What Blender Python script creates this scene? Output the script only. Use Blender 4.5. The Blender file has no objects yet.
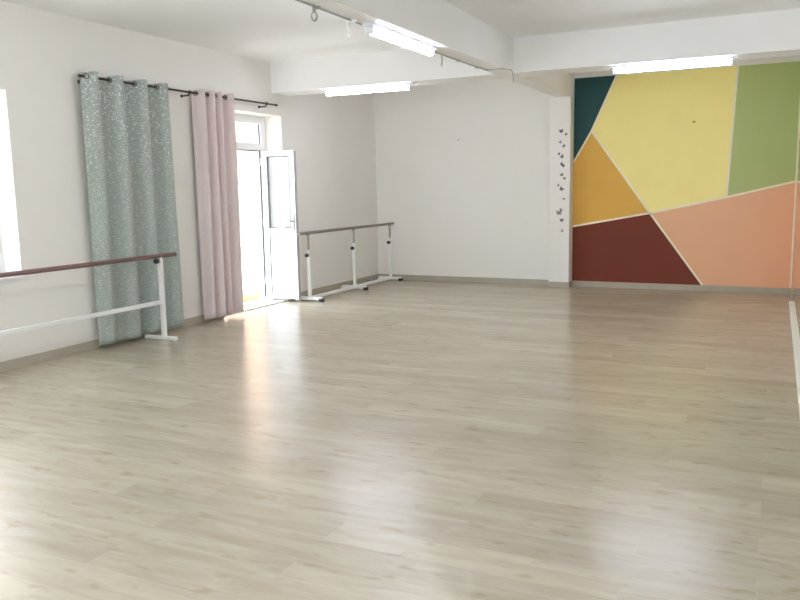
import bpy, bmesh, math, random
from mathutils import Vector, Matrix

random.seed(7)
S = bpy.context.scene
COL = S.collection
PI = math.pi

# ------------------------------------------------------------------ helpers
def lin(c):
    out = []
    for v in c:
        v = v / 255.0
        out.append(v / 12.92 if v <= 0.04045 else ((v + 0.055) / 1.055) ** 2.4)
    return out

def rgba(c, k=1.0):
    return tuple(min(1.0, v * k) for v in lin(c)) + (1.0,)

def new_mat(name):
    m = bpy.data.materials.new(name)
    m.use_nodes = True
    nt = m.node_tree
    b = nt.nodes['Principled BSDF']
    return m, nt, b

def N(nt, t, **kw):
    n = nt.nodes.new(t)
    for k, v in kw.items():
        setattr(n, k, v)
    return n

def ramp(nt, fac, stops):
    r = N(nt, 'ShaderNodeValToRGB')
    e = r.color_ramp.elements
    while len(e) < len(stops):
        e.new(0.5)
    for el, (p, c) in zip(e, stops):
        el.position = p
        el.color = c if len(c) == 4 else tuple(c) + (1,)
    nt.links.new(fac, r.inputs[0])
    return r.outputs[0]

def paint(name, col, rough=0.6, var=0.03, scale=3.0, bump=0.0, k=1.0, spec=0.3, metal=0.0):
    """plain painted surface with a little uneven tone and optional roller texture"""
    m, nt, b = new_mat(name)
    tc = N(nt, 'ShaderNodeTexCoord')
    nz = N(nt, 'ShaderNodeTexNoise')
    nz.inputs['Scale'].default_value = scale
    nz.inputs['Detail'].default_value = 4
    nt.links.new(tc.outputs['Object'], nz.inputs['Vector'])
    c = rgba(col, k)
    lo = tuple(v * (1 - var) for v in c[:3]) + (1,)
    hi = tuple(min(1, v * (1 + var)) for v in c[:3]) + (1,)
    nt.links.new(ramp(nt, nz.outputs['Fac'], [(0.3, lo), (0.7, hi)]), b.inputs['Base Color'])
    b.inputs['Roughness'].default_value = rough
    b.inputs['Specular IOR Level'].default_value = spec
    b.inputs['Metallic'].default_value = metal
    if bump:
        n2 = N(nt, 'ShaderNodeTexNoise')
        n2.inputs['Scale'].default_value = 90
        n2.inputs['Detail'].default_value = 3
        nt.links.new(tc.outputs['Object'], n2.inputs['Vector'])
        bp = N(nt, 'ShaderNodeBump')
        bp.inputs['Strength'].default_value = bump
        bp.inputs['Distance'].default_value = 0.004
        nt.links.new(n2.outputs['Fac'], bp.inputs['Height'])
        nt.links.new(bp.outputs['Normal'], b.inputs['Normal'])
    return m

def emit(name, col, strength):
    m, nt, b = new_mat(name)
    b.inputs['Base Color'].default_value = rgba(col)
    b.inputs['Emission Color'].default_value = rgba(col)
    b.inputs['Emission Strength'].default_value = strength
    return m

def glass_mat(name, tint=(255, 255, 255), refl=0.05):
    m = bpy.data.materials.new(name)
    m.use_nodes = True
    nt = m.node_tree
    nt.nodes.clear()
    o = N(nt, 'ShaderNodeOutputMaterial')
    t = N(nt, 'ShaderNodeBsdfTransparent')
    t.inputs[0].default_value = rgba(tint)
    g = N(nt, 'ShaderNodeBsdfGlossy')
    g.inputs['Roughness'].default_value = 0.02
    mx = N(nt, 'ShaderNodeMixShader')
    mx.inputs[0].default_value = refl
    nt.links.new(t.outputs[0], mx.inputs[1])
    nt.links.new(g.outputs[0], mx.inputs[2])
    nt.links.new(mx.outputs[0], o.inputs[0])
    return m

def add_box(bm, x0, x1, y0, y1, z0, z1, bev=0.0):
    r = bmesh.ops.create_cube(bm, size=1.0)
    vs = r['verts']
    for v in vs:
        v.co = Vector(((x0 + x1) / 2 + v.co.x * (x1 - x0), (y0 + y1) / 2 + v.co.y * (y1 - y0), (z0 + z1) / 2 + v.co.z * (z1 - z0)))
    if bev:
        es = list({e for v in vs for e in v.link_edges})
        bmesh.ops.bevel(bm, geom=es, offset=bev, segments=2, affect='EDGES', profile=0.5)

def add_tube(bm, pts, r, seg=12, caps=True):
    """round tube swept along a polyline"""
    pts = [Vector(p) for p in pts]
    rings = []
    up = Vector((0.123, 0.456, 0.88)).normalized()
    for i, p in enumerate(pts):
        if i == 0:
            d = pts[1] - p
        elif i == len(pts) - 1:
            d = p - pts[i - 1]
        else:
            d = (pts[i + 1] - pts[i - 1])
        d.normalize()
        a = up - d * up.dot(d)
        if a.length < 1e-3:
            a = Vector((1, 0, 0)) - d * d.x
        a.normalize()
        up = a
        b = d.cross(a)
        rr = r[i] if isinstance(r, (list, tuple)) else r
        rings.append([bm.verts.new(p + (a * math.cos(2 * PI * k / seg) + b * math.sin(2 * PI * k / seg)) * rr) for k in range(seg)])
    for A, B in zip(rings, rings[1:]):
        for k in range(seg):
            bm.faces.new((A[k], A[(k + 1) % seg], B[(k + 1) % seg], B[k]))
    if caps:
        bm.faces.new(list(reversed(rings[0])))
        bm.faces.new(rings[-1])

def add_torus(bm, c, R, r, axis='X', n=20, m=8):
    c = Vector(c)
    rows = []
    for i in range(n):
        a = 2 * PI * i / n
        row = []
        for j in range(m):
            b = 2 * PI * j / m
            u, v, w = (R + r * math.cos(b)) * math.cos(a), (R + r * math.cos(b)) * math.sin(a), r * math.sin(b)
            p = {'X': (w, u, v), 'Y': (u, w, v), 'Z': (u, v, w)}[axis]
            row.append(bm.verts.new(c + Vector(p)))
        rows.append(row)
    for i in range(n):
        for j in range(m):
            bm.faces.new((rows[i][j], rows[(i + 1) % n][j], rows[(i + 1) % n][(j + 1) % m], rows[i][(j + 1) % m]))

def add_poly_prism(bm, poly, plane, a0, a1):
    """polygon in (u,z) extruded along the plane normal: plane 'Y' -> (u,a,z), 'X' -> (a,u,z)"""
    f = (lambda u, z, a: (u, a, z)) if plane == 'Y' else (lambda u, z, a: (a, u, z))
    A = [bm.verts.new(f(u, z, a0)) for u, z in poly]
    B = [bm.verts.new(f(u, z, a1)) for u, z in poly]
    bm.faces.new(A)
    bm.faces.new(list(reversed(B)))
    n = len(poly)
    for i in range(n):
        bm.faces.new((A[i], B[i], B[(i + 1) % n], A[(i + 1) % n]))

def obj(name, bm, m, parent=None, smooth=False, auto=None):
    bmesh.ops.recalc_face_normals(bm, faces=bm.faces)
    me = bpy.data.meshes.new(name)
    bm.to_mesh(me)
    bm.free()
    me.materials.append(m)
    if smooth:
        for p in me.polygons:
            p.use_smooth = True
    o = bpy.data.objects.new(name, me)
    COL.objects.link(o)
    if parent:
        o.parent = parent
        o.matrix_parent_inverse = Matrix.Translation(parent_world(parent)).inverted()
    return o

def parent_world(p):
    v = p.location.copy()
    q = p
    while q.parent:
        q = q.parent
        # parents' offsets are cancelled by each child's inverse, so only empties with a location count once
    return v

def tag(o, label=None, cat=None, group=None, kind=None):
    if label: o['label'] = label
    if cat: o['category'] = cat
    if group: o['group'] = group
    if kind: o['kind'] = kind
    return o

def thing(name, label, cat, loc=(0, 0, 0), group=None, kind=None):
    o = bpy.data.objects.new(name, None)
    COL.objects.link(o)
    o.location = loc
    o.empty_display_size = 0.1
    return tag(o, label, cat, group, kind)

def box_obj(name, dims, m, parent=None, bev=0.0, smooth=False):
    bm = bmesh.new()
    add_box(bm, *dims, bev=bev)
    return obj(name, bm, m, parent, smooth)

def tube_obj(name, pts, r, m, parent=None, seg=14):
    bm = bmesh.new()
    add_tube(bm, pts, r, seg)
    o = obj(name, bm, m, parent)
    for p in o.data.polygons:
        p.use_smooth = len(p.vertices) == 4
    return o

# ------------------------------------------------------------------ dimensions
XL, XR, YB, YF = -6.12, 0.245, 11.84, -2.2     # left wall, right wall, back wall, wall behind the camera
WT = 0.34                                      # outer wall thickness
ZC, ZB = 3.21, 2.82                            # ceiling, beam underside

# ------------------------------------------------------------------ materials
M = {}
M['wall'] = paint('white_wall_paint', (236, 233, 226), 0.75, 0.012, 1.2, bump=0.12)
M['ceil'] = paint('white_ceiling_paint', (246, 246, 245), 0.8, 0.015, 1.0, bump=0.1)
M['beam'] = paint('white_beam_paint', (246, 246, 245), 0.8, 0.012, 1.5, bump=0.1)
M['base'] = paint('grey_beige_skirting', (176, 168, 152), 0.5, 0.05, 6)
M['pvc'] = paint('white_pvc', (240, 241, 243), 0.28, 0.01, 4, spec=0.5)
M['gasket'] = paint('grey_seal', (92, 94, 98), 0.6, 0.03)
M['steel_w'] = paint('white_painted_steel', (238, 238, 234), 0.35, 0.015, 8, spec=0.5)
M['steel_g'] = paint('grey_steel_tube', (150, 145, 138), 0.35, 0.04, 8, metal=0.4)
M['black'] = paint('black_plastic', (45, 48, 46), 0.45, 0.05, 10)
M['rail_w'] = paint('mauve_brown_rail_wood', (132, 104, 100), 0.45, 0.10, 14)
M['rail_d'] = paint('grey_brown_rail_wood', (128, 118, 110), 0.42, 0.08, 14)
M['rod'] = paint('dark_bronze_rod', (74, 66, 62), 0.4, 0.05, 12, metal=0.5)
M['ring'] = paint('bronze_eyelet', (110, 102, 98), 0.3, 0.05, 20, metal=0.7)
M['metal'] = paint('grey_metal', (160, 160, 158), 0.4, 0.05, 12, metal=0.5)
M['housing'] = paint('white_lamp_housing', (232, 234, 238), 0.4, 0.01, 5)
M['tube'] = emit('lit_fluorescent_diffuser', (235, 239, 255), 17.0)
M['tape'] = paint('cream_paint_line', (242, 231, 206), 0.6, 0.03, 10)
M['decal'] = paint('dark_decal_vinyl', (92, 88, 92), 0.5, 0.2, 30)
M['decal_b'] = paint('brownish_decal_vinyl', (150, 138, 134), 0.5, 0.2, 30)
M['cable'] = paint('grey_cable', (176, 176, 176), 0.5, 0.05, 20)
M['glass'] = glass_mat('clear_glass')
M['strip'] = paint('chalky_white_strip', (236, 232, 222), 0.6, 0.12, 60)
M['ground'] = paint('sunlit_concrete', (222, 214, 204), 0.8, 0.08, 3)
M['facade'] = paint('peach_facade_render', (206, 172, 148), 0.85, 0.05, 2)
M['grass'] = paint('dry_yellow_grass', (214, 206, 160), 0.8, 0.25, 9)

def mirror_mat():
    m, nt, b = new_mat('mirror_silver')
    b.inputs['Base Color'].default_value = (0.86, 0.88, 0.87, 1)
    b.inputs['Metallic'].default_value = 1.0
    b.inputs['Roughness'].default_value = 0.02
    return m
M['mirror'] = mirror_mat()

def floor_mat():
    m, nt, b = new_mat('pale_oak_laminate')
    tc = N(nt, 'ShaderNodeTexCoord')
    br = N(nt, 'ShaderNodeTexBrick')
    br.offset = 0.37
    br.inputs['Scale'].default_value = 1.0
    br.inputs['Brick Width'].default_value = 1.28
    br.inputs['Row Height'].default_value = 0.20
    br.inputs['Mortar Size'].default_value = 0.0016
    br.inputs['Mortar Smooth'].default_value = 0.3
    br.inputs['Color1'].default_value = (0, 0, 0, 1)
    br.inputs['Color2'].default_value = (1, 1, 1, 1)
    br.inputs['Mortar'].default_value = (0.5, 0.5, 0.5, 1)
    br.inputs['Bias'].default_value = 0.0
    nt.links.new(tc.outputs['Object'], br.inputs['Vector'])
    # stretched grain, shifted per plank
    mp = N(nt, 'ShaderNodeMapping')
    mp.inputs['Scale'].default_value = (1.2, 8.0, 1.0)
    nt.links.new(tc.outputs['Object'], mp.inputs['Vector'])
    addv = N(nt, 'ShaderNodeVectorMath', operation='ADD')
    sc = N(nt, 'ShaderNodeVectorMath', operation='SCALE')
    sc.inputs['Scale'].default_value = 9.0
    nt.links.new(br.outputs['Color'], sc.inputs[0])
    nt.links.new(mp.outputs[0], addv.inputs[0])
    nt.links.new(sc.outputs[0], addv.inputs[1])
    g = N(nt, 'ShaderNodeTexNoise')
    g.inputs['Scale'].default_value = 1.6
    g.inputs['Detail'].default_value = 7
    g.inputs['Roughness'].default_value = 0.62
    g.inputs['Distortion'].default_value = 0.8
    nt.links.new(addv.outputs[0], g.inputs['Vector'])
    grain = ramp(nt, g.outputs['Fac'], [(0.28, rgba((174, 165, 149))), (0.5, rgba((185, 177, 161))), (0.72, rgba((195, 188, 174)))])
    plank = ramp(nt, br.outputs['Color'], [(0.0, rgba((238, 235, 229))), (1.0, rgba((255, 252, 246)))])
    mul = N(nt, 'ShaderNodeMixRGB', blend_type='MULTIPLY')
    mul.inputs[0].default_value = 1.0
    nt.links.new(grain, mul.inputs[1])
    nt.links.new(plank, mul.inputs[2])
    # small darker knots
    kn = N(nt, 'ShaderNodeTexNoise')
    mk = N(nt, 'ShaderNodeMapping')
    mk.inputs['Scale'].default_value = (2.4, 6.0, 1.0)
    nt.links.new(tc.outputs['Object'], mk.inputs['Vector'])
    nt.links.new(mk.outputs[0], kn.inputs['Vector'])
    kn.inputs['Scale'].default_value = 2.3
    kn.inputs['Detail'].default_value = 3
    kk = ramp(nt, kn.outputs['Fac'], [(0.60, (1, 1, 1)), (0.72, (0.82, 0.78, 0.72))])
    mul3 = N(nt, 'ShaderNodeMixRGB', blend_type='MULTIPLY')
    mul3.inputs[0].default_value = 1.0
    nt.links.new(mul.outputs[0], mul3.inputs[1])
    nt.links.new(kk, mul3.inputs[2])
    mul2 = N(nt, 'ShaderNodeMixRGB', blend_type='MIX')
    nt.links.new(br.outputs['Fac'], mul2.inputs[0])
    nt.links.new(mul3.outputs[0], mul2.inputs[1])
    mul2.inputs[2].default_value = rgba((182, 172, 154))
    nt.links.new(mul2.outputs[0], b.inputs['Base Color'])
    rr = N(nt, 'ShaderNodeMapRange')
    rr.inputs['To Min'].default_value = 0.21
    rr.inputs['To Max'].default_value = 0.29
    nt.links.new(g.outputs['Fac'], rr.inputs['Value'])
    nt.links.new(rr.outputs[0], b.inputs['Roughness'])
    b.inputs['Specular IOR Level'].default_value = 0.5
    bp = N(nt, 'ShaderNodeBump')
    bp.inputs['Strength'].default_value = 0.06
    bp.inputs['Distance'].default_value = 0.002
    nt.links.new(g.outputs['Fac'], bp.inputs['Height'])
    nt.links.new(bp.outputs[0], b.inputs['Normal'])
    return m
M['floor'] = floor_mat()

def curtain_mat(name, base, dark, speckle=None):
    m, nt, b = new_mat(name)
    tc = N(nt, 'ShaderNodeTexCoord')
    # fine woven thread
    w = N(nt, 'ShaderNodeTexNoise')
    mw = N(nt, 'ShaderNodeMapping')
    mw.inputs['Scale'].default_value = (60, 60, 320)
    nt.links.new(tc.outputs['Object'], mw.inputs['Vector'])
    nt.links.new(mw.outputs[0], w.inputs['Vector'])
    w.inputs['Scale'].default_value = 1.0
    w.inputs['Detail'].default_value = 3
    col = ramp(nt, w.outputs['Fac'], [(0.35, rgba(dark)), (0.65, rgba(base))])
    if speckle:
        uv = N(nt, 'ShaderNodeUVMap')
        mu = N(nt, 'ShaderNodeMapping')
        mu.inputs['Scale'].default_value = (46, 62, 1)
        nt.links.new(uv.outputs[0], mu.inputs['Vector'])
        vo = N(nt, 'ShaderNodeTexVoronoi')
        vo.inputs['Scale'].default_value = 1.0
        vo.inputs['Randomness'].default_value = 0.9
        nt.links.new(mu.outputs[0], vo.inputs['Vector'])
        sep = N(nt, 'ShaderNodeSeparateXYZ')
        nt.links.new(uv.outputs[0], sep.inputs[0])
        # the woven foil dots thin out down the cloth: radius grows with height
        mr = N(nt, 'ShaderNodeMapRange')
        mr.inputs['From Min'].default_value = 1.0
        mr.inputs['From Max'].default_value = 2.6
        mr.inputs['To Min'].default_value = 0.20
        mr.inputs['To Max'].default_value = 0.50
        nt.links.new(sep.outputs['Y'], mr.inputs['Value'])
        sc = N(nt, 'ShaderNodeSeparateColor')
        nt.links.new(vo.outputs['Color'], sc.inputs[0])
        rm = N(nt, 'ShaderNodeMath', operation='MULTIPLY')
        nt.links.new(mr.outputs[0], rm.inputs[0])
        nt.links.new(sc.outputs[0], rm.inputs[1])
        lt = N(nt, 'ShaderNodeMath', operation='LESS_THAN')
        nt.links.new(vo.outputs['Distance'], lt.inputs[0])
        nt.links.new(rm.outputs[0], lt.inputs[1])
        mx = N(nt, 'ShaderNodeMixRGB')
        nt.links.new(lt.outputs[0], mx.inputs[0])
        nt.links.new(col, mx.inputs[1])
        mx.inputs[2].default_value = rgba(speckle)
        col = mx.outputs[0]
        # short pale weft dashes over the whole cloth
        md_ = N(nt, 'ShaderNodeMapping')
        md_.inputs['Scale'].default_value = (22, 95, 1)
        nt.links.new(uv.outputs[0], md_.inputs['Vector'])
        nd = N(nt, 'ShaderNodeTexNoise')
        nd.inputs['Scale'].default_value = 1.0
        nd.inputs['Detail'].default_value = 2
        nt.links.new(md_.outputs[0], nd.inputs['Vector'])
        fd = ramp(nt, nd.outputs['Fac'], [(0.56, (0, 0, 0)), (0.68, (0.55, 0.55, 0.55))])
        m2 = N(nt, 'ShaderNodeMixRGB')
        nt.links.new(fd, m2.inputs[0])
        nt.links.new(col, m2.inputs[1])
        m2.inputs[2].default_value = rgba(speckle)
        col = m2.outputs[0]
    nt.links.new(col, b.inputs['Base Color'])
    b.inputs['Roughness'].default_value = 0.75
    b.inputs['Specular IOR Level'].default_value = 0.25
    b.inputs['Sheen Weight'].default_value = 0.15
    return m
M['green'] = curtain_mat('sage_green_cloth', (174, 182, 174), (152, 161, 153), (222, 229, 225))
M['pink'] = curtain_mat('dusty_pink_cloth', (228, 214, 212), (216, 201, 200))

# ------------------------------------------------------------------ room shell
tag(box_obj('floor', (XL - WT, XR + 0.2, YF - 0.2, YB + 0.2, -0.12, 0.0), M['floor']), kind='structure')
tag(box_obj('ceiling', (XL - WT, XR + 0.2, YF - 0.2, YB + 0.2, ZC, ZC + 0.2), M['ceil']), kind='structure')

DO = (7.62, 9.06, 0.0, 2.54)                    # terrace door opening in the left wall
WO = [(3.2, 4.82, 0.80, 2.46), (0.2, 1.9, 0.80, 2.46), (-1.9, -0.5, 0.80, 2.46)]  # all after the first are unseen windows, added to let in more light
def wall_with_holes(name, holes, lo, hi, mk):
    bm = bmesh.new()
    cur = lo
    for (a, b, z0, z1) in sorted(holes):
        mk(bm, cur, a, 0, ZC)
        if z0 > 0: mk(bm, a, b, 0, z0)
        mk(bm, a, b, z1, ZC)
        cur = b
    mk(bm, cur, hi, 0, ZC)
    bmesh.ops.remove_doubles(bm, verts=bm.verts, dist=1e-5)
    return tag(obj(name, bm, M['wall']), kind='structure')
wall_with_holes('wall_left', [DO] + WO, YF - 0.2, YB + 0.2, lambda bm, a, b, z0, z1: add_box(bm, XL - WT, XL, a, b, z0, z1))
FO = [(-5.7, -3.3, 0.7, 2.6), (-2.6, -0.2, 0.7, 2.6)]  # unseen openings, added and made large to brighten the room
wall_with_holes('wall_front', FO, XL, XR, lambda bm, a, b, z0, z1: add_box(bm, a, b, YF - 0.3, YF, z0, z1))
tag(box_obj('wall_back', (XL, XR + 0.2, YB, YB + 0.2, 0, ZC), M['wall']), kind='structure')
tag(box_obj('wall_right', (XR, XR + 0.2, YF, YB, 0, ZC), M['wall']), kind='structure')

# beams and the column that carries them
BX0, BX1, BY0, BY1 = -2.985, -2.785, 8.85, 9.27
tag(box_obj('ceiling_beam', (BX0, BX1, YF, YB, ZB, ZC), M['beam']), 'white ceiling beam running down the room to the column', 'beam', kind='structure')
tag(box_obj('ceiling_beam', (XL, XR, BY0, BY1, ZB + 0.004, ZC), M['beam']), 'white ceiling beam crossing the room before the mural', 'beam', kind='structure')
CX0, CX1, CY0 = -3.085, -2.777, 11.62
tag(box_obj('column', (CX0, CX1, CY0, YB, 0, ZB + 0.01), M['wall'], bev=0.004), 'white square column at the left edge of the mural', 'column', kind='structure')

tag(box_obj('ceiling_beam', (XL, XR, 1.0, 1.42, ZB + 0.004, ZC), M['beam']), 'added white beam above the camera, unseen, carrying a fill lamp', 'beam', kind='structure')  # out of view, added as a carrier for extra fill light
# skirting
BH = 0.085
bm = bmesh.new()
for a, b in ((YF, DO[0]), (DO[1], YB)):
    add_box(bm, XL, XL + 0.014, a, b, 0, BH)
tag(obj('baseboard_left', bm, M['base']), kind='structure')
bm = bmesh.new()
add_box(bm, XL + 0.014, CX0 - 0.013, YB - 0.014, YB, 0, BH)
add_box(bm, CX1 + 0.013, XR, YB - 0.014, YB, 0, BH)
tag(obj('baseboard_back', bm, M['base']), kind='structure')
bm = bmesh.new()
add_box(bm, CX0 - 0.013, CX1 + 0.013, CY0 - 0.013, CY0, 0, BH)
add_box(bm, CX0 - 0.013, CX0, CY0, YB, 0, BH)
add_box(bm, CX1, CX1 + 0.013, CY0, YB, 0, BH)
tag(obj('baseboard_column', bm, M['base']), kind='structure')
tag(box_obj('baseboard_right', (XR - 0.014, XR, 10.97, YB - 0.014, 0, BH), M['base']), kind='structure')

# ------------------------------------------------------------------ windows
def window(idx, a, b, z0, z1, axis):
    """white plastic two-sash window set at the outer side of the opening; axis 'X' = in the left wall"""
    if axis == 'X':
        B = lambda bm, u0, u1, d0, d1, w0, w1, bev=0.0: add_box(bm, XL - WT + d0, XL - WT + d1, u0, u1, w0, w1, bev)
    else:
        B = lambda bm, u0, u1, d0, d1, w0, w1, bev=0.0: add_box(bm, u0, u1, YF - 0.3 + d0, YF - 0.3 + d1, w0, w1, bev)
    t = thing('window_%d' % idx, None, None, ((XL - WT, (a + b) / 2, z0) if axis == 'X' else ((a + b) / 2, YF - 0.3, z0)), kind='structure')
    f = 0.06
    bm = bmesh.new()
    B(bm, a, a + f, 0.02, 0.09, z0, z1); B(bm, b - f, b, 0.02, 0.09, z0, z1)
    B(bm, a + f, b - f, 0.02, 0.09, z0, z0 + f); B(bm, a + f, b - f, 0.02, 0.09, z1 - f, z1)
    mid = (a + b) / 2
    B(bm, mid - 0.03, mid + 0.03, 0.02, 0.09, z0 + f, z1 - f)
    obj('window_frame', bm, M['pvc'], t)
    for u0, u1 in ((a + f, mid - 0.03), (mid + 0.03, b - f)):
        s = 0.055
        bm = bmesh.new()
        B(bm, u0, u0 + s, 0.035, 0.105, z0 + f, z1 - f); B(bm, u1 - s, u1, 0.035, 0.105, z0 + f, z1 - f)
        B(bm, u0 + s, u1 - s, 0.035, 0.105, z0 + f, z0 + f + s); B(bm, u0 + s, u1 - s, 0.035, 0.105, z1 - f - s, z1 - f)
        sash = obj('sash', bm, M['pvc'], t)
        bm = bmesh.new()
        B(bm, u0 + s, u1 - s, 0.055, 0.061, z0 + f + s, z1 - f - s)
        obj('pane', bm, M['glass'], sash)
    bm = bmesh.new()
    B(bm, a, b, 0.09, (WT if axis == 'X' else 0.3) + 0.03, z0, z0 + 0.025)
    obj('window_sill', bm, M['pvc'], t)
for i, w in enumerate(WO): window(i + 1, *w, 'X')
for i, w in enumerate(FO): window(i + 4, *w, 'Y')  # added windows behind the camera, for even daylight

# ------------------------------------------------------------------ terrace door
FX = -6.43                                       # plane of the frame
d = thing('door_1', None, None, (FX, 8.3, 0), kind='structure')
bm = bmesh.new()
z_top = DO[3]
add_box(bm, FX - 0.03, FX + 0.04, 9.06 - 0.105, 9.06, 0.03, z_top)
add_box(bm, FX - 0.03, FX + 0.04, DO[0], DO[0] + 0.105, 0.03, z_top)
add_box(bm, FX - 0.03, FX + 0.04, DO[0] + 0.105, 8.955, z_top - 0.105, z_top)
add_box(bm, FX - 0.03, FX + 0.04, DO[0] + 0.105, 8.955, 2.085, 2.175)
obj('door_frame', bm, M['pvc'], d)
bm = bmesh.new()                                  # dark seal line round the frame's inner edge
add_box(bm, FX + 0.005, FX + 0.018, 8.934, 8.957, 0.06, 2.085)
add_box(bm, FX + 0.005, FX + 0.018, DO[0] + 0.10, 8.955, 2.070, 2.086)
add_box(bm, FX + 0.005, FX + 0.018, 8.940, 8.957, 2.175, z_top - 0.105)
obj('seal', bm, M['gasket'], d)
box_obj('transom_pane', (FX - 0.004, FX + 0.004, DO[0] + 0.105, 8.955, 2.175, z_top - 0.105), M['glass'], d)
bm = bmesh.new()
add_box(bm, XL - WT, XL - 0.20, DO[0], 9.06, 0, 0.04, 0.003)
add_box(bm, XL - 0.20, XL - 0.002, DO[0], 9.06, 0, 0.018, 0.003)
obj('threshold', bm, M['steel_w'], d)
# the leaf stands open at a right angle to the wall
LX0, LX1, LY0, LY1, LZ0, LZ1 = -6.392, -5.875, 8.955, 9.012, 0.045, 2.075
leaf = thing('leaf', None, None, (LX0, LY0, 0))
leaf.parent = d
leaf.matrix_parent_inverse = Matrix.Translation(d.location).inverted()
bm = bmesh.new()
st = 0.072
add_box(bm, LX0, LX0 + st, LY0, LY1, LZ0, LZ1, 0.004)
add_box(bm, LX1 - st, LX1, LY0, LY1, LZ0, LZ1, 0.004)
add_box(bm, LX0 + st, LX1 - st, LY0, LY1, LZ1 - st, LZ1, 0.004)
add_box(bm, LX0 + st, LX1 - st, LY0, LY1, 0.945, 1.02, 0.004)
add_box(bm, LX0 + st, LX1 - st, LY0, LY1, LZ0, LZ0 + 0.08, 0.004)
obj('leaf_frame', bm, M['pvc'], leaf)
box_obj('bottom_panel', (LX0 + st, LX1 - st, LY0 + 0.014, LY1 - 0.014, LZ0 + 0.08, 0.945), M['pvc'], leaf)
box_obj('pane', (LX0 + st, LX1 - st, LY0 + 0.025, LY0 + 0.031, 1.02, LZ1 - st), M['glass'], leaf)
bm = bmesh.new()
gx0, gx1, gz0, gz1 = LX0 + st, LX1 - st, 1.02, LZ1 - st
for a in ((gx0, gx0 + 0.018, gz0, gz1), (gx1 - 0.016, gx1, gz0, gz1), (gx0, gx1, gz0, gz0 + 0.012), (gx0, gx1, gz1 - 0.012, gz1)):
    add_box(bm, a[0], a[1], LY0 + 0.012, LY0 + 0.022, a[2], a[3])
for x0_, x1_, z0_, z1_ in ((gx0, gx0 + 0.010, LZ0 + 0.08, 0.945), (gx0, gx1, 0.938, 0.946)):
    add_box(bm, x0_, x1_, LY0 + 0.008, LY0 + 0.016, z0_, z1_)
obj('seal', bm, M['gasket'], leaf)
box_obj('edge_strip', (LX1 - 0.001, LX1 + 0.003, LY0 + 0.004, LY1 - 0.004, LZ0 + 0.01, LZ1 - 0.01), paint('grey_edge_strip', (176, 178, 182), 0.5), leaf)
hx = LX1 - 0.036
bm = bmesh.new()
add_box(bm, hx - 0.016, hx + 0.016, LY0 - 0.012, LY0 + 0.001, 1.0, 1.22, 0.004)
add_tube(bm, [(hx, LY0, 1.12), (hx, LY0 - 0.05, 1.12), (hx - 0.02, LY0 - 0.056, 1.12), (hx - 0.13, LY0 - 0.056, 1.118)], 0.010, 10)
obj('handle', bm, M['metal'], leaf)
for z in (0.25, 1.05, 1.88):
    tube_obj('hinge', [(LX0 - 0.012, LY0 - 0.004, z), (LX0 - 0.012, LY0 - 0.004, z + 0.10)], 0.010, M['pvc'], d, 10)

# ------------------------------------------------------------------ curtain rod and curtains
RX, RZ = -6.0, 2.652
r = thing('curtain_rod', 'long dark metal curtain rod over the terrace door', 'curtain rod', (XL, 7.15, RZ))
tube_obj('rod', [(RX, 5.565, RZ), (RX, 8.76, RZ)], 0.0115, M['rod'], r)
for y, s in ((5.565, -1), (8.76, 1)):
    tube_obj('finial', [(RX, y, RZ), (RX, y + s * 0.012, RZ), (RX, y + s * 0.03, RZ), (RX, y + s * 0.04, RZ)], [0.013, 0.016, 0.016, 0.010], M['rod'], r)
for y in (5.635, 7.085, 8.56):
    bm = bmesh.new()
    add_tube(bm, [(XL, y, RZ - 0.035), (XL + 0.008, y, RZ - 0.035)], 0.018, 14)
    add_tube(bm, [(XL + 0.006, y, RZ - 0.035), (RX - 0.02, y, RZ - 0.035), (RX, y, RZ - 0.016)], 0.008, 10)
    add_torus(bm, (RX, y, RZ), 0.017, 0.005, 'Y', 16, 6)
    obj('bracket', bm, M['rod'], r, True)

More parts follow.
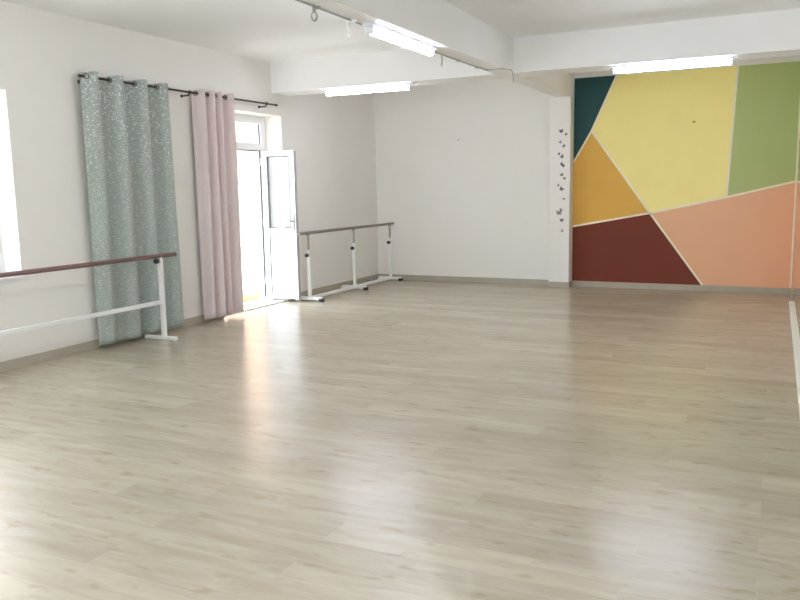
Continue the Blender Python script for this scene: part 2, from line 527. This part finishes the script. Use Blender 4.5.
def curtain(name, label, y0, y1, zb, zt, xs, amp, wobble, mat, seed, rings):
    """eyelet curtain: cloth swung back and forth across the rod; xs = list of fold-front positions"""
    t = thing(name, label, 'curtain', (RX, (y0 + y1) / 2, 0))
    rnd = random.Random(seed)
    n = len(xs)
    per = (xs[-1] - xs[0]) / (n - 1) if n > 1 else (y1 - y0)
    ph = []
    def phase(y):
        # piecewise linear phase so fronts land on xs
        if y <= xs[0]:
            return 2 * PI * (y - xs[0]) / (xs[1] - xs[0])
        for i in range(n - 1):
            if y <= xs[i + 1]:
                return 2 * PI * (i + (y - xs[i]) / (xs[i + 1] - xs[i]))
        return 2 * PI * (n - 1 + (y - xs[-1]) / (xs[-1] - xs[-2]))
    NU, NV = 150, 46
    bm = bmesh.new()
    uvl = bm.loops.layers.uv.new('UVMap')
    grid = []
    ku = [rnd.uniform(0, 6.28) for _ in range(6)]
    arc = 0
    us = []
    prev = None
    for i in range(NU + 1):
        y = y0 + (y1 - y0) * i / NU
        c = math.cos(phase(y))
        x = amp * math.copysign(abs(c) ** 0.75, c)
        if prev: arc += math.hypot(x - prev[0], y - prev[1])
        prev = (x, y)
        us.append(arc)
    for j in range(NV + 1):
        v = j / NV
        row = []
        for i in range(NU + 1):
            y = y0 + (y1 - y0) * i / NU
            low = 1 - v
            p = phase(y) + wobble * low * math.sin(y * 5.1 + ku[0]) + 0.25 * wobble * math.sin(3 * low + ku[1])
            c = math.cos(p)
            a = amp * (0.9 + 0.10 * low * math.sin(y * 7 + ku[2]))
            x = RX + a * math.copysign(abs(c) ** 0.75, c) + 0.006 * low * math.sin(4 * v + y * 9 + ku[3])
            yy = y + 0.018 * low * math.sin(p * 0.5 + ku[4]) + 0.012 * math.sin(2.2 * v + ku[5]) * low
            z = zb + (zt - zb) * v + (0.010 * math.cos(p) if j == NV else 0) + (0.012 * c * (1 - v) ** 6)
            row.append(bm.verts.new((x, yy, z)))
        grid.append(row)
    for j in range(NV):
        for i in range(NU):
            f = bm.faces.new((grid[j][i], grid[j][i + 1], grid[j + 1][i + 1], grid[j + 1][i]))
            for lp, (a, b) in zip(f.loops, ((i, j), (i + 1, j), (i + 1, j + 1), (i, j + 1))):
                lp[uvl].uv = (us[a], zb + (zt - zb) * b / NV)
    cl = obj('cloth', bm, mat, t, True)
    md = cl.modifiers.new('thickness', 'SOLIDIFY')
    md.thickness = 0.003
    md.offset = 0
    for y in rings:
        bm = bmesh.new()
        add_torus(bm, (0, 0, 0), 0.024, 0.0055, 'X', 18, 8)
        # eyelets lie in the cloth: turn by the local slope of the fold
        e = 0.004
        f = lambda q: amp * math.copysign(abs(math.cos(phase(q))) ** 0.75, math.cos(phase(q)))
        dx = (f(y + e) - f(y - e)) / (2 * e)
        R3 = Matrix.Rotation(-math.atan(dx), 4, 'Z')
        bmesh.ops.transform(bm, matrix=Matrix.Translation((RX + f(y), y, RZ)) @ R3, verts=bm.verts)
        obj('eyelet', bm, M['ring'], cl, True)
    return t
gx = [5.67, 5.99, 6.33, 6.635]
curtain('curtain', 'sage green curtain with silvery speckles left of the pink one', 5.57, 6.715, 0.045, 2.69, gx, 0.078, 0.35, M['green'], 3,
        [5.60, 5.75, 5.91, 6.075, 6.245, 6.405, 6.56, 6.70])
px_ = [7.265, 7.44, 7.56, 7.79]
curtain('curtain', 'plain dusty pink curtain hanging beside the open door', 7.185, 7.86, 0.045, 2.692, px_, 0.074, 0.30, M['pink'], 11,
        [7.215, 7.31, 7.395, 7.47, 7.53, 7.62, 7.73, 7.84])

# ------------------------------------------------------------------ ballet barres
b = thing('ballet_barre', 'portable barre with a mauve-brown rail standing before the green curtain', 'ballet barre', (-5.77, 4.9, 0))
PX = -5.77
tube_obj('rail', [(PX, 3.05, 0.888), (PX, 6.44, 0.888)], 0.022, M['rail_w'], b, 16)
bm = bmesh.new()
add_box(bm, PX - 0.016, PX + 0.016, 3.4, 6.185, 0.385, 0.425, 0.003)
obj('cross_bar', bm, M['steel_w'], b)
for y in (3.38, 6.205):
    po = box_obj('post', (PX - 0.022, PX + 0.022, y - 0.022, y + 0.022, 0.035, 0.852), M['steel_w'], b, 0.004)
    bm = bmesh.new()
    add_box(bm, PX - 0.02, PX + 0.02, y - 0.018, y + 0.018, 0.85, 0.874, 0.003)
    obj('rail_cradle', bm, M['steel_w'], po)
    tube_obj('knob', [(PX + 0.006, y - 0.02, 0.838), (PX + 0.006, y - 0.045, 0.838), (PX + 0.006, y - 0.075, 0.838), (PX + 0.006, y - 0.085, 0.838)], [0.010, 0.026, 0.026, 0.018], M['black'], po)
    ft = box_obj('foot', (PX - 0.255, PX + 0.155, y - 0.024, y + 0.024, 0.004, 0.038), M['steel_w'], b, 0.004)
    for xx in (PX - 0.257, PX + 0.143):
        box_obj('end_cap', (xx, xx + 0.014, y - 0.026, y + 0.026, 0.0, 0.040), M['steel_w'], ft, 0.003)

b = thing('ballet_barre', 'portable three-legged barre along the white corner behind the door', 'ballet barre', (-5.83, 10.4, 0))
PX = -5.80
tube_obj('rail', [(PX, 8.90, 0.952), (PX, 11.80, 0.952)], 0.021, M['rail_d'], b, 16)
bm = bmesh.new()
ys = (9.13, 10.42, 11.66)
for a, c in zip(ys, ys[1:]):
    add_box(bm, PX - 0.028, PX + 0.028, a + 0.024, c - 0.024, 0.028, 0.066, 0.003)
obj('base_bar', bm, M['steel_w'], b)
for y in ys:
    po = box_obj('post', (PX - 0.022, PX + 0.022, y - 0.022, y + 0.022, 0.066, 0.72), M['steel_w'], b, 0.003)
    bm = bmesh.new()
    add_tube(bm, [(PX, y, 0.70), (PX, y, 0.925)], 0.014, 12)
    add_box(bm, PX - 0.018, PX + 0.018, y - 0.02, y + 0.02, 0.918, 0.936, 0.003)
    obj('height_tube', bm, M['steel_g'], po)
    tube_obj('knob', [(PX + 0.004, y - 0.02, 0.645), (PX + 0.004, y - 0.04, 0.645), (PX + 0.004, y - 0.07, 0.645), (PX + 0.004, y - 0.078, 0.645)], [0.010, 0.026, 0.026, 0.018], M['black'], po)
    ft = box_obj('foot', (PX - 0.21, PX + 0.20, y - 0.024, y + 0.024, 0.022, 0.066), M['steel_w'], b, 0.003)
    for xx in (PX - 0.226, PX + 0.156):
        box_obj('end_cap', (xx, xx + 0.062, y - 0.028, y + 0.028, 0.0, 0.050 if xx < PX else 0.045), M['black'] if xx > PX else M['steel_w'], ft, 0.003)

# ------------------------------------------------------------------ mural
mu = thing('mural', 'geometric colour block mural painted on the far wall right of the column', 'mural', (-1.28, YB, 1.58))
ZT, ML = 3.10, -2.776
TL, T1, P1, Q, J, BL = (ML, ZT), (-2.165, ZT), (ML, 1.875), (-2.515, 2.325), (-1.65, 1.115), (ML, 0.915)
T2, T2B, JR, D, CO, BB = (-0.553, ZT), (-0.63, 1.332), (XR, 1.54), (-0.90, BH), (XR, BH), (ML, BH)
TRC = (XR, ZT)
fields = [('teal_field', (34, 73, 76), [TL, T1, Q, P1]),
          ('yellow_field', (250, 234, 152), [T1, T2, T2B, J, Q]),
          ('green_field', (180, 191, 126), [T2, TRC, JR, T2B]),
          ('ochre_field', (223, 174, 80), [P1, Q, J, BL]),
          ('brown_field', (119, 52, 34), [BL, J, D, BB]),
          ('salmon_field', (234, 181, 142), [J, T2B, JR, CO, D])]
for nm, c, poly in fields:
    bm = bmesh.new()
    add_poly_prism(bm, poly, 'Y', YB - 0.003, YB)
    M[nm] = paint(nm + '_paint', c, 0.55, 0.018, 2.5, bump=0.08)
    obj(nm, bm, M[nm], mu)
# the mural turns the corner on to the short piece of side wall
mr_ = thing('mural', 'narrow end of the mural on the side wall by the mirror', 'mural', (XR, 11.4, 1.58))
for nm, poly in (('salmon_field', [(10.97, BH), (YB - 0.003, BH), (YB - 0.003, 1.54), (10.97, 1.50)]),
                 ('green_field', [(10.97, 1.50), (YB - 0.003, 1.54), (YB - 0.003, ZT), (10.97, ZT)])):
    bm = bmesh.new()
    add_poly_prism(bm, poly, 'X', XR - 0.003, XR)
    obj(nm, bm, M[nm], mr_)
def line(bm, p, q, w=0.028):
    p, q = Vector(p), Vector(q)
    n = (q - p).normalized()
    n = Vector((-n.y, n.x)) * w / 2
    add_poly_prism(bm, [tuple(p + n), tuple(q + n), tuple(q - n), tuple(p - n)], 'Y', YB - 0.0042, YB)
bm = bmesh.new()
for p, q in ((P1, Q), (Q, T1), (Q, J), (BL, J), (J, T2B), (T2B, JR), (T2, T2B), (J, D)):
    line(bm, p, q)
line(bm, (XR - 0.014, BH), (XR - 0.014, ZT), 0.026)
obj('cream_lines', bm, M['tape'], mu)
bm = bmesh.new()
add_poly_prism(bm, [(10.97, 1.488), (YB - 0.004, 1.528), (YB - 0.004, 1.554), (10.97, 1.514)], 'X', XR - 0.0042, XR)
obj('cream_lines', bm, M['tape'], mr_)
bm = bmesh.new()
bmesh.ops.create_uvsphere(bm, u_segments=10, v_segments=6, radius=1.0)
bmesh.ops.transform(bm, matrix=Matrix.Translation((-1.09, YB - 0.003, 2.385)) @ Matrix.Diagonal((0.024, 0.003, 0.016, 1)), verts=bm.verts)
o = obj('paint_chip', bm, paint('chipped_paint', (190, 165, 92), 0.8), mu, True)

# ------------------------------------------------------------------ mirror wall on the right with its white foot strip
mi = thing('wall_mirror', 'tall mirror along the right wall with a chalky white foot strip', 'mirror', (XR, 6.0, 0))
box_obj('mirror_glass', (XR - 0.008, XR, YF + 0.05, 10.96, 0.045, 2.3), M['mirror'], mi)
bm = bmesh.new()
add_box(bm, XR - 0.040, XR, YF + 0.05, 10.96, 0.0, 0.030, 0.003)
obj('foot_strip', bm, M['strip'], mi)

# ------------------------------------------------------------------ fluorescent lamps
def lamp(label, c, axis, L=1.24, off=0.0, group='fluorescent batten lamps under the beams'):
    t = thing('fluorescent_lamp', label, 'lamp', c, group)
    x, y, z = c                                   # z = underside of the beam
    if axis == 'X':
        B = lambda bm, u0, u1, w0, w1, z0, z1, bev=0.0: add_box(bm, x + u0, x + u1, y + w0, y + w1, z + z0, z + z1, bev)
    else:
        B = lambda bm, u0, u1, w0, w1, z0, z1, bev=0.0: add_box(bm, x + w0, x + w1, y + u0, y + u1, z + z0, z + z1, bev)
    h = L / 2
    bm = bmesh.new()
    B(bm, -h - 0.03, h + 0.03, -0.045, 0.045, -0.028, 0, 0.004)
    obj('housing', bm, M['housing'], t)
    bm = bmesh.new()
    B(bm, -h + 0.03, h - 0.03, -0.030, 0.030, -0.078, -0.028, 0.014)
    obj('diffuser', bm, M['tube'], t, False)
    for s in (-1, 1):
        bm = bmesh.new()
        a, e = sorted((s * (h - 0.03), s * (h - 0.012)))
        B(bm, a, e, -0.033, 0.033, -0.081, -0.028, 0.006)
        obj('end_cap', bm, M['housing'], t)
lamp('lit batten lamp on the beam running down the room', (-2.922, 6.2, ZB), 'Y')
lamp('added fill lamp on the unseen cross beam, on the mirror side', (-1.045, 1.06, ZB + 0.004), 'X')  # out of view, added to brighten the mirror side
lamp('lit batten lamp left of the column, over the white wall', (-4.74, BY0 + 0.13, ZB + 0.005), 'X')
lamp('added fill lamp on the beam running down the room, above the view', (-2.94, 2.2, ZB), 'Y')  # extra lamp above the frame, added for flatter light
lamp('added fill lamp on the beam running down the room, at the unseen window end', (-2.94, -0.9, ZB), 'Y')  # invented lamp behind the camera, fills the near half of the room
lamp('lit batten lamp hanging before the yellow mural field', (-1.075, BY0 + 0.13, ZB + 0.005), 'X')

# ------------------------------------------------------------------ bits along the beam
cable = thing('cable', 'thin grey cable clipped along the beam, ends dangling', 'cable', (-2.97, 7.6, ZB))
tube_obj('run', [(-2.978, 4.5, ZB - 0.007), (-2.978, 5.5, ZB - 0.008), (-2.978, 6.2, ZB - 0.010), (-2.976, 7.2, ZB - 0.009), (-2.96, 8.0, ZB - 0.010), (-2.95, 8.42, ZB - 0.006)], 0.006, M['cable'], cable, 8)
bm = bmesh.new()
add_tube(bm, [(-2.955, 7.14, ZB - 0.01), (-2.957, 7.14, ZB - 0.04), (-2.95, 7.135, ZB - 0.075), (-2.955, 7.13, ZB - 0.125)], 0.006, 8)
obj('dangling_end', bm, M['cable'], cable, True)
bm = bmesh.new()
pts = []
for i in range(13):
    a = i / 12
    pts.append((-2.95 + 0.28 * a, 8.42, ZB - 0.006 - 0.02 * a + 0.016 * math.sin(PI * a)))
pts += [(-2.655, 8.42, ZB - 0.045), (-2.645, 8.42, ZB - 0.09), (-2.645, 8.42, ZB - 0.16)]
add_tube(bm, pts, 0.006, 8)
obj('dangling_end', bm, M['cable'], cable, True)
for y in (4.9, 7.6, 8.15):
    box_obj('clip', (-2.982, -2.95, y - 0.012, y + 0.012, ZB - 0.02, ZB), M['cable'], cable, 0.002)

hk = thing('hanging_ring', 'grey metal ring hanging from the beam, before the lamp', 'hook', (-2.972, 4.86, ZB))
bm = bmesh.new()
add_tube(bm, [(-2.972, 4.86, ZB + 0.004), (-2.972, 4.86, ZB - 0.045)], 0.012, 10)
obj('shank', bm, M['metal'], hk, True)
bm = bmesh.new()
pts = []
for i in range(17):
    a = 2 * PI * i / 16 + PI / 2
    pts.append((-2.972 + 0.016 * math.cos(a), 4.86 + 0.01 * math.cos(a), ZB - 0.075 + 0.030 * math.sin(a)))
add_tube(bm, pts, 0.006, 8)
obj('ring', bm, M['metal'], hk, True)
bk = thing('wall_bracket', 'small white bracket hanging at the near end of the beam lamp', 'bracket', (-3.0, 5.42, ZB))
bm = bmesh.new()
add_box(bm, -3.02, -2.93, 5.40, 5.43, ZB - 0.018, ZB + 0.002, 0.002)
add_box(bm, -3.02, -3.0, 5.40, 5.43, ZB - 0.10, ZB - 0.016, 0.002)
obj('angle_plate', bm, M['steel_w'], bk)
bm = bmesh.new()
add_torus(bm, (-3.005, 5.415, ZB - 0.112), 0.014, 0.005, 'Y', 14, 6)
obj('eye', bm, M['steel_w'], bk, True)

# ------------------------------------------------------------------ butterfly decals on the column
dec = [(52, 102, 1.2, 0), (78, 117, .8, 0), (48, 150, .8, 0), (67, 168, .9, 0), (42, 203, .8, 0), (58, 215, 1.1, 0), (57, 249, 1.1, 0), (65, 258, .8, 0),
       (58, 296, 1.0, 0), (72, 313, .8, 0), (40, 343, .7, 0), (56, 360, 1.2, 0), (70, 405, .8, 1), (55, 455, 1.0, 1), (45, 468, 1.6, 1), (60, 502, 1.1, 0), (62, 550, .8, 1)]
order = ['topmost', 'second', 'third', 'fourth', 'fifth', 'sixth', 'seventh', 'eighth', 'ninth', 'tenth', 'eleventh', 'twelfth', 'thirteenth', 'fourteenth', 'fifteenth', 'sixteenth', 'lowest']
rnd = random.Random(5)
for i, (u, v, s, tone) in enumerate(dec):
    pxx, pyy = 550 + u / 4.62, 110 + v / 4.62
    # column face spans pixels 548.5..572 -> CX0..CX1 ; heights from the fitted camera at the face
    X = CX0 + (pxx - 548.2) / (571.6 - 548.2) * (CX1 - CX0)
    Z = 2.52 - (pyy - 119.5) * (2.52 - 0.02) / (284.5 - 119.5)
    bm = bmesh.new()
    w = 0.025 * s
    a = rnd.uniform(-0.9, 0.9)
    ca, sa = math.cos(a), math.sin(a)
    def P(x, z):
        return (X + (x * ca - z * sa) * w, Z + (x * sa + z * ca) * w)
    for m_ in (1, -1):
        add_poly_prism(bm, [P(0.05 * m_, 0.0), P(0.35 * m_, 0.75), P(0.95 * m_, 0.95), P(1.1 * m_, 0.5), P(0.75 * m_, 0.05)], 'Y', CY0 - 0.0025, CY0 + 0.001)
        add_poly_prism(bm, [P(0.05 * m_, 0.0), P(0.75 * m_, 0.0), P(0.8 * m_, -0.5), P(0.45 * m_, -0.85), P(0.15 * m_, -0.5)], 'Y', CY0 - 0.0025, CY0 + 0.001)
    add_poly_prism(bm, [P(-0.1, -0.6), P(0.1, -0.6), P(0.1, 0.6), P(-0.1, 0.6)], 'Y', CY0 - 0.004, CY0 + 0.001)
    o = obj('wall_decal', bm, M['decal_b'] if tone else M['decal'])
    if i == 14:
        lab = 'biggest pale brownish butterfly decal low on the white column'
    elif i in (0, 16):
        lab = '%s little butterfly decal on the white column' % order[i]
    else:
        lab = '%s little butterfly decal from the top on the white column' % order[i]
    tag(o, lab, 'wall decal', 'butterfly decals down the white column')

bm = bmesh.new()
add_tube(bm, [(-4.62, YB + 0.002, 2.29), (-4.62, YB - 0.02, 2.29)], 0.012, 10)
tag(obj('wall_nail', bm, M['cable']), 'small nail in the middle of the white back wall', 'nail')

# ------------------------------------------------------------------ outside the door
tag(box_obj('terrace', (-22, XL - WT, -10, 24, -0.15, -0.03), M['ground']), kind='structure')
def tuft(name, label, cx, cy, n, seed):
    rn = random.Random(seed)
    bm = bmesh.new()
    for _ in range(n):
        x, y = cx + rn.gauss(0, .10), cy + rn.uniform(-.55, .30)
        hgt, lx, ly = rn.uniform(.06, .17), rn.uniform(-.05, .05), rn.uniform(-.06, .06)
        add_tube(bm, [(x, y, -0.03), (x + lx * .35, y + ly * .35, -0.03 + hgt * .6), (x + lx, y + ly, -0.03 + hgt)], [0.006, 0.005, 0.001], 5)
    tag(obj(name, bm, M['grass'], smooth=True), label, 'grass', kind='stuff')
tuft('dry_grass', 'dry yellowish grass growing just outside the open door', -6.80, 8.95, 240, 4)
tag(box_obj('facade', (-14.3, -14.0, 10, 26, -0.15, 9.0), M['facade']), 'pale building wall across the terrace seen through the door', 'building', kind='structure')

# ------------------------------------------------------------------ daylight
wd = bpy.data.worlds.new('overcast_sky')
S.world = wd
wd.use_nodes = True
bg = wd.node_tree.nodes['Background']
bg.inputs[0].default_value = (0.82, 0.915, 1.0, 1)
bg.inputs[1].default_value = 2.9

# ------------------------------------------------------------------ camera
f_px, yaw, pitch, roll = 777.55, 0.4499, 0.1438, -0.0183
fw = Vector((-math.sin(yaw) * math.cos(pitch), math.cos(yaw) * math.cos(pitch), -math.sin(pitch)))
rt = Vector((math.cos(yaw), math.sin(yaw), 0))
up = rt.cross(fw)
c_, s_ = math.cos(roll), math.sin(roll)
rt2, up2 = c_ * rt + s_ * up, -s_ * rt + c_ * up
cam = bpy.data.cameras.new('camera')
co = bpy.data.objects.new('camera', cam)
COL.objects.link(co)
mw = Matrix((rt2, up2, -fw)).transposed().to_4x4()
mw.translation = Vector((0, 0, 1.55))
co.matrix_world = mw
cam.sensor_fit = 'HORIZONTAL'
cam.sensor_width = 36
cam.lens = 36 * f_px / 800
cam.clip_start = 0.02
S.camera = co

vs = S.view_settings
vs.view_transform = 'Standard'
vs.look = 'None'
vs.gamma = 1
vs.exposure = 1.43
S.cycles.use_denoising = True
S.cycles.max_bounces = 14
S.cycles.diffuse_bounces = 8
S.cycles.transparent_max_bounces = 12
